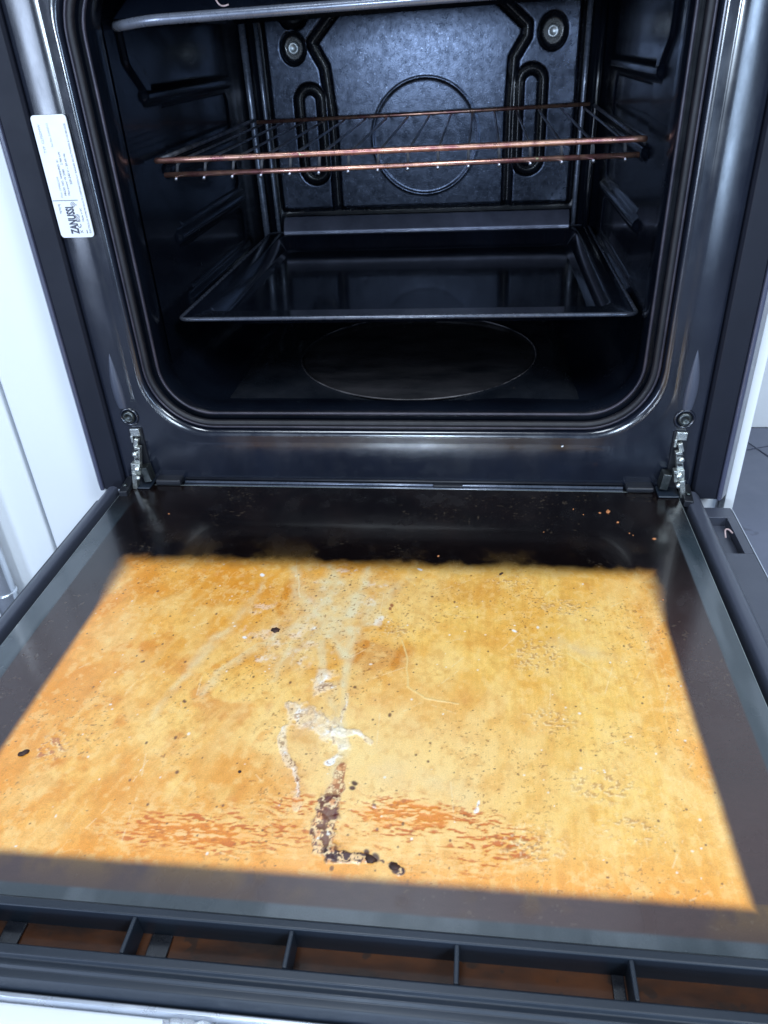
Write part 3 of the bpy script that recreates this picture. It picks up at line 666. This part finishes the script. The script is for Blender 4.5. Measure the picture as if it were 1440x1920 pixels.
nt.links.new(va.outputs['Color'], c.inputs[6])
mr = ramp(nt, g, .3, .7, .86, 1.13); bump(nt, b, noise(nt, 1100, 3, .6), .12, .0003); cb = nt.nodes.new('ShaderNodeCombineColor')
for k in range(3): nt.links.new(mr, cb.inputs[k])
nt.links.new(cb.outputs[0], c.inputs[7]); nt.links.new(c.outputs[2], b.inputs['Base Color']); nt.links.new(va.outputs['Alpha'], b.inputs['Roughness'])
b.inputs['Specular IOR Level'].default_value = .55; b.inputs['Coat Weight'].default_value = .35; b.inputs['Coat Roughness'].default_value = .09
keepwin = (((U > WX0) & (U < WX1) & (V_ > WY0) & (V_ < WY1))[:-1, :-1])
for nm, kp, lb in (('glass_border', ~keepwin, 'dark printed glass border'), ('stained_window', keepwin, 'amber grease-stained glass window')):
    me, used = grid_mesh(nm, P, kp)
    a = me.color_attributes.new('stain', 'FLOAT_COLOR', 'POINT')
    dat = np.concatenate([C_, rough[..., None]], -1).reshape(-1, 4)[used].astype(np.float32)
    a.data.foreach_set('color', dat.ravel()); o = fin(nm, me, Mg, door); o['label'] = lb
# edge of the glass: pale polished rim, real thickness
mglass = worn('glass_edge', (.16, .19, .20), (.24, .28, .28), .15, .3, 0, .4, 60, 0)
for nm, lo, hi in (('glass_edge', (GX0 - .0006, GY0, .0055), (GX0, GY1, .0098)), ('glass_edge', (GX1, GY0, .0055), (GX1 + .0006, GY1, .0098)),
                   ('glass_edge', (GX0 + .027, GY1, .0055), (GX1 - .0215, GY1 + .0009, .0100)), ('glass_edge', (GX0, GY0 - .0008, .0055), (GX1, GY0, .0098))):
    box(nm, lo, hi, mglass, door, .0002)
# well under the pane
box('pane_bed', (GX0 - .004, GY0 - .004, -.0038), (GX1 + .001, GY1 - .002, .0050), M_black, door, 0)
# side rails of the door
def railprof(x0, x1, s):
    return [(x0, -.004), (x0, .0095), (x0 + s * .0008, .0118), (x0 + s * .004, .0130), (x1 - s * .005, .0122), (x1 - s * .0012, .0085), (x1, .0045), (x1, -.004)]
P = [(x, z) for x, z in railprof(-.2640, -.2770, -1)]
def ext_y(name, prof, y0, y1, mat, par, bevel=.0008):
    V = [(x, y, z) for y in (y0, y1) for x, z in prof]; n = len(prof)
    return mk(name, V, [(i, (i + 1) % n, n + (i + 1) % n, n + i) for i in range(n)] + [tuple(range(n))[::-1], tuple(range(n, 2 * n))], mat, par, False, bevel)
ext_y('side_rail', P, -.4560, -.0190, M_rail, door)
P = [(x, z) for x, z in railprof(.2548, .2690, 1)]
ext_y('side_rail', P, -.4560, -.0120, M_rail, door)
# outer front panel of the door, seen beyond the rails: frame plate with a slot at the hinge end
bm = bmesh.new()
addbox(bm, (.2700, -.4560, -.012), (.2965, -.0830, -.003)); addbox(bm, (.2890, -.0826, -.012), (.2965, -.0300, -.003))
addbox(bm, (.2700, -.0296, -.012), (.2965, -.0135, -.003)); addbox(bm, (.2700, -.0826, -.012), (.2888, -.0300, -.0110))
obj_bm('outer_plate', bm, M_rail, door, False, .0012)
box('outer_plate', (-.2850, -.4560, -.012), (-.2770, -.0260, .0015), M_plastic, door, .0015)
box('edge_trim', (.2970, -.4560, -.0125), (.2979, -.0150, -.0032), M_silver, door, .0002)
box('door_glass', (-.2975 + .012, -.4560, -.0180), (.2975, -.0150, -.0130), M_whitegloss, door, .001)
# clips at the hinge end of the pane
def clip(x0, x1, y0, y1, z1, mat=M_black):
    return box('glass_clip', (x0, y0, .0100), (x1, y1, z1), mat, door, .0018, 3)
clip(-.2290, -.2040, -.0125, .0010, .0160); clip(.2060, .2300, -.0125, .0010, .0150)
clip(-.2480, -.2320, -.0200, .0010, .0120, M_plastic); clip(.2320, .2500, -.0210, -.0030, .0120, M_plastic)
# rolled upper strip between the frame and the glass
for k, (y, z, r, m) in enumerate(((-.0085, .0085, .0016, M_bead), (-.0052, .0105, .0014, M_bead), (-.0028, .0130, .0012, M_black))):
    tube('hinge_strip', [(-.2020, y, z), (.2040, y, z)], r, m, door, n=10)
box('hinge_strip', (.0350, -.0095, .0105), (.0620, -.0040, .0128), M_black, door, .001)
box('hinge_strip', (-.2500, -.0110, -.004), (.2500, -.0015, .0068), M_black, door, .0005)
for s, x in ((-1, -.2545), (1, .2560)):
    bm = bmesh.new(); addbox(bm, (x - .0040, -.0330, .0085), (x + .0040, -.0030, .0150), Matrix.Rotation(math.radians(-6 * s), 3, 'Z'), Vector((x, -.018, .012)))
    obj_bm('hinge_socket', bm, M_black, door, False, .001)
    lathe('hinge_pin', [(.0022, 0), (.0022, .0015), (.0004, .002)], 14, (x, -.022, .0150), (0, 0, 1), M_darksteel, door)
# vent grille at the free end of the door
VY0, VY1 = -.4350, -.4185
box('vent_bar', (-.2630, VY1, -.004), (.2530, -.4136, .0125), M_plastic, door, .0012)
divs = [-.2370 + .0764 * i for i in range(7)]
for x in divs:
    box('vent_rib', (x - .0011, VY0 - .0003, -.012), (x + .0011, VY1 + .0003, .0116), M_plastic, door, .0007)
box('vent_wall', (-.2620, VY1 + .0001, -.0038), (.2520, VY1 + .0030, .0090), M_black, door, 0)
box('vent_base', (-.2620, VY0, -.0038), (.2520, VY1, -.0028), M_slot, door, 0)
for x in (-.155, -.080):   # dark uprights seen inside the slots
    box('vent_post', (x + .002, VY0 + .0004, -.0026), (x + .0125, VY1 - .0004, -.0010), M_groovedark, door, .0006)
box('vent_post', (.1375, VY0 + .0004, -.0026), (.1432, VY1 - .0004, -.0010), M_groovedark, door, .0006)
prof = [(-.4350, -.0135), (-.4350, .0105), (-.4362, .0122), (-.4400, .0118), (-.4410, .0096), (-.4418, .0098), (-.4440, .0105), (-.4452, .0088), (-.4460, .0089), (-.4486, .0085), (-.4502, .0060), (-.4510, .0010), (-.4510, -.0135)]
V = [(x, y, z) for x in (-.2760, .2690) for y, z in prof]; n = len(prof)
mk('grip_profile', V, [(i, (i + 1) % n, n + (i + 1) % n, n + i) for i in range(n)] + [tuple(range(n))[::-1], tuple(range(n, 2 * n))], M_plastic, door, False, .0006)
# silver trim and white outer fascia beyond it
prof = [(-.4516, -.010), (-.4516, .0020), (-.4524, .0030), (-.4540, .0028), (-.4546, .0015), (-.4546, -.010)]
V = [(x, y, z) for x in (-.2970, .2970) for y, z in prof]; n = len(prof)
mk('edge_trim', V, [(i, (i + 1) % n, n + (i + 1) % n, n + i) for i in range(n)] + [tuple(range(n))[::-1], tuple(range(n, 2 * n))], M_silver, door, False, .0004)
prof = [(-.4550, -.020), (-.4550, .0005), (-.4570, .0012), (-.4800, .0005), (-.4950, -.0060), (-.5000, -.020)]
V = [(x, y, z) for x in (-.2970, .2970) for y, z in prof]; n = len(prof)
mk('handle_fascia', V, [(i, (i + 1) % n, n + (i + 1) % n, n + i) for i in range(n)] + [tuple(range(n))[::-1], tuple(range(n, 2 * n))], M_whitegloss, door, False, .002, 4)

# ------------------------------------------------------------------ wire rack
rk = thing('wire_rack', 'heat tinted wire oven rack across the middle of the cavity', 'oven rack', (0, .23, .278))
RZ = .2815
def rp(name, pts, r, m, **k):
    off = Vector(rk.location); return tube(name, [Vector(p) - off for p in pts], r, m, rk, **k)
FY, FZ = .072, .2815
rp('front_rail', arc_pts([(-.2035, .090, FZ - .002), (-.2035, FY, FZ - .0002), (.2015, FY, FZ + .0025), (.2015, .092, FZ)], .007), .0024, M_copper, n=12)
rp('lower_rail', [(-.1985, .0770, .2693), (-.05, .0770, .2697), (.1985, .0770, .2719)], .0021, M_copper, n=12)
rp('rear_rail', [(-.1945, .3850, .2830), (0, .3850, .2845), (.1945, .3850, .2868)], .0021, M_copper, n=12)
for s in (-1, 1):
    rp('side_rod', [(s * .2040, .0880, FZ - .001), (s * .2030, .20, .2815), (s * .2010, .395, .2845)], .0020, M_wire, n=10)
wire_me = None
for i in range(16):
    x = -.1885 + .0251 * i; dz = .003 * (x + .19) / .38
    pts = [(0, .385, .2805), (0, .25, .2795), (0, .11, .2785), (0, .085, .2760), (0, .0775, .2668), (0, .0745, .2655)]
    off = Vector(rk.location)
    if wire_me is None:
        w = tube('wire', [Vector(p) - Vector((0, off.y, off.z)) for p in pts], [.0012, .0012, .0012, .0012, .0012, .0015], M_wire, rk, n=8); wire_me = w.data
    else: w = link(bpy.data.objects.new('wire', wire_me), rk)
    w.location = (x, 0, dz)

# ------------------------------------------------------------------ black baking tray
tr = thing('baking_tray', 'black enamel baking tray on the lowest shelf ridges', 'baking tray', (.004, .23, .130))
def trayring(x, y0, y1, z, r):
    return [(px, py - .23, z - .130) for px, py in rrect(-x, x, y0, y1, r)]
T = [(.2040, .0525, .4080, .1490, .008), (.2045, .0515, .4090, .1502, .008), (.2035, .0530, .4075, .1510, .008), (.2015, .0555, .4050, .1500, .009), (.1880, .0770, .3940, .1498, .014), (.1868, .0785, .3930, .1490, .015),
     (.1800, .0850, .386, .1370, .017), (.1785, .0870, .3845, .1345, .017), (.1760, .0900, .382, .1332, .018), (.1720, .094, .378, .1330, .02)]
pan = loft('pan', [trayring(*t) for t in T], M_tray, tr, True, cap_end=True)
# underside skin
T2 = [(.2038, .0527, .4078, .1488, .008), (.1900, .071, .396, .1482, .014), (.1790, .083, .387, .1355, .017), (.1690, .096, .374, .1315, .02)]
loft('pan_underside', [trayring(*t) for t in T2], M_tray, tr, True, cap_end=True)
tube('rim', [(x, y, z) for x, y, z in trayring(.2045, .0515, .4090, .1502, .008)], .0019, M_rim, tr, n=10, closed=True, up=Vector((0, 0, 1)))

# ------------------------------------------------------------------ pale rimmed tray at the top
tt = thing('grill_pan', 'grey rimmed grill pan hanging near the top of the cavity', 'grill pan', (0, .20, .392))
def tp(name, pts, r, m, **k):
    off = Vector(tt.location); return tube(name, [Vector(p) - off for p in pts], r, m, tt, **k)
tp('rim', arc_pts([(-.2030, .20, .3870), (-.2030, .0400, .3770), (-.17, .0300, .3795), (.2020, .0300, .3840), (.2030, .20, .3900)], .012), .0036, worn('pan_rim_enamel', (.17, .19, .24), (.26, .28, .34), .22, .34, .5, .3, 40, .1, 600), n=12)
V = [(-.202, .04, .3780), (.202, .04, .3840), (.202, .36, .3840), (-.202, .36, .3780), (-.17, .06, .4020), (.17, .06, .4050), (.17, .34, .4050), (-.17, .34, .4020)]
def offv(V, o): return [(a - o[0], b_ - o[1], c_ - o[2]) for a, b_, c_ in V]
V = [(-.200, .034, .3815), (.200, .034, .3870), (.200, .36, .3870), (-.200, .36, .3815), (-.185, .045, .3990), (.185, .045, .4030), (.185, .35, .4030), (-.185, .35, .3990)]
mk('pan', offv(V, tt.location), [(0, 1, 5, 4), (1, 2, 6, 5), (2, 3, 7, 6), (3, 0, 4, 7), (4, 5, 6, 7)], M_liner, tt, False, .002)

# ------------------------------------------------------------------ crumbs
def blob(name, loc, r, mat, label, cat, group, flatz=.5, seed=0):
    rn = random.Random(seed); bm = bmesh.new(); bmesh.ops.create_icosphere(bm, subdivisions=2, radius=1)
    ax = (rn.uniform(.7, 1.5), rn.uniform(.5, 1.0), flatz); rot = Matrix.Rotation(rn.uniform(0, 3.1), 3, 'Z')
    for v in bm.verts:
        k = 1 + rn.uniform(-.28, .28); v.co = rot @ Vector((v.co.x * ax[0] * k * r, v.co.y * ax[1] * k * r, v.co.z * ax[2] * k * r))
    o = obj_bm(name, bm, mat, None, True); o.location = (loc[0], loc[1], loc[2] + r * flatz * .7)
    return tag(o, label, cat, group)
OC = [(.1861, -.0449, .0026), (.1916, -.0614, .0018), (.2165, -.0848, .0016), (.0452, -.1160, .0015), (.1575, -.0416, .0013), (.1790, -.0470, .0014), (.1986, -.0771, .0009), (.2010, -.0800, .0010), (.2084, -.1625, .0010), (.130, -.078, .0008), (.165, -.050, .0009), (-.198, -.062, .0012)]
OL = ['largest orange crumb on the dark glass near the right hinge', 'orange crumb just in front of the largest one by the right hinge', 'pale orange crumb on the dark border at the right window corner', 'lone orange crumb on the dark border above the middle of the amber window',
      'small orange crumb furthest left and back in the cluster by the right hinge', 'small orange crumb touching the left side of the largest crumb', 'tiny orange speck between the crumb cluster and the right window corner, upper of two',
      'tiny orange speck between the crumb cluster and the right window corner, lower of two', 'tiny orange crumb on the upper right side edge of the amber window', 'tiny orange speck alone on the dark border behind the far right of the amber window',
      'tiny orange speck just left of the crumb cluster by the right hinge', 'small orange crumb alone on the dark glass near the left hinge']
for i, (x, y, r) in enumerate(OC):
    blob('crumb', (x, y, .0099), r * .72, M_crumb, OL[i], 'crumb', 'orange crumbs on the dark glass border', .5, i)
BC = [(-.0649, -.2108, .0028, 'dark brown burnt flake left of the pale smear on the amber glass'), (-.1907, -.3281, .0032, 'black burnt flake near the left edge of the amber glass'),
      (.0943, -.1368, .0018, 'small black burnt crumb at the far edge of the amber glass'), (-.0572, -.3315, .0012, 'tiny black crumb left of the crusted drip'),
      (.0240, -.3795, .0030, 'dark burnt lump at the end of the crusted drip trail'), (.0365, -.3825, .0028, 'dark burnt flake lying right of the drip trail end')]
for i, (x, y, r, lb) in enumerate(BC):
    blob('burnt_crumb', (x, y, .0099), r, M_burnt, lb, 'burnt crumb', 'burnt crumbs on the amber glass', .3, 40 + i)
M_peel = worn('peeling_skin', (.40, .26, .25), (.58, .46, .45), .4, .6, 0, 0, 300, .2, 600)
# curled peelings on the upper pan rim
for i, (x, y, z) in enumerate(((-.1200, .030, .3835), (-.0890, .030, .3880), (-.075, .030, .3890))):
    pts = [(x - .004, y, z + .010), (x + .001, y, z + .0085), (x + .0035, y + .001, z + .003), (x + .007, y, z + .0015), (x + .011, y + .001, z + .0025)]
    o = tube('peeling', arc_pts(pts, .002, 4), .0006, M_peel if i == 0 else M_white, None, n=8)
    tag(o, ['thin pinkish curl lying on the left of the top pan rim', 'short pale curl on the top pan rim, middle of three', 'short pale curl on the top pan rim, rightmost of three'][i], 'curled crumb', 'curled crumbs on the top pan rim')
c = tube('peeling', arc_pts([(.2790, -.064, -.0010), (.2795, -.057, .0025), (.2830, -.055, .0020), (.2860, -.058, -.0005)], .002, 4), .0007, M_peel, None, n=8)
tag(c, 'thin pinkish curl inside the slot of the door plate by the right hinge', 'curled crumb')
blob('crumb', (.1485, -.0032, .0505), .0010, M_label, 'tiny pale crumb stuck on the frame under the door seal', 'crumb', None, .6, 77)
# crumpled clear film on the white fascia
bm = bmesh.new(); rn = random.Random(3); nx, ny = 12, 9; vs = []
for j in range(ny):
    for i in range(nx):
        vs.append(bm.verts.new((-.058 + .022 * i / (nx - 1) + rn.uniform(-.0008, .0008), -.4565 - .018 * j / (ny - 1) + rn.uniform(-.0008, .0008), .0016 + .0030 * rn.random() * (1 if 0 < i < nx - 1 else .2))))
for j in range(ny - 1):
    for i in range(nx - 1): bm.faces.new((vs[j * nx + i], vs[j * nx + i + 1], vs[(j + 1) * nx + i + 1], vs[(j + 1) * nx + i]))
bmesh.ops.solidify(bm, geom=bm.faces[:], thickness=.0002)
tag(obj_bm('plastic_film', bm, M_film), 'crumpled clear plastic film scrap on the white front edge of the door', 'plastic film')
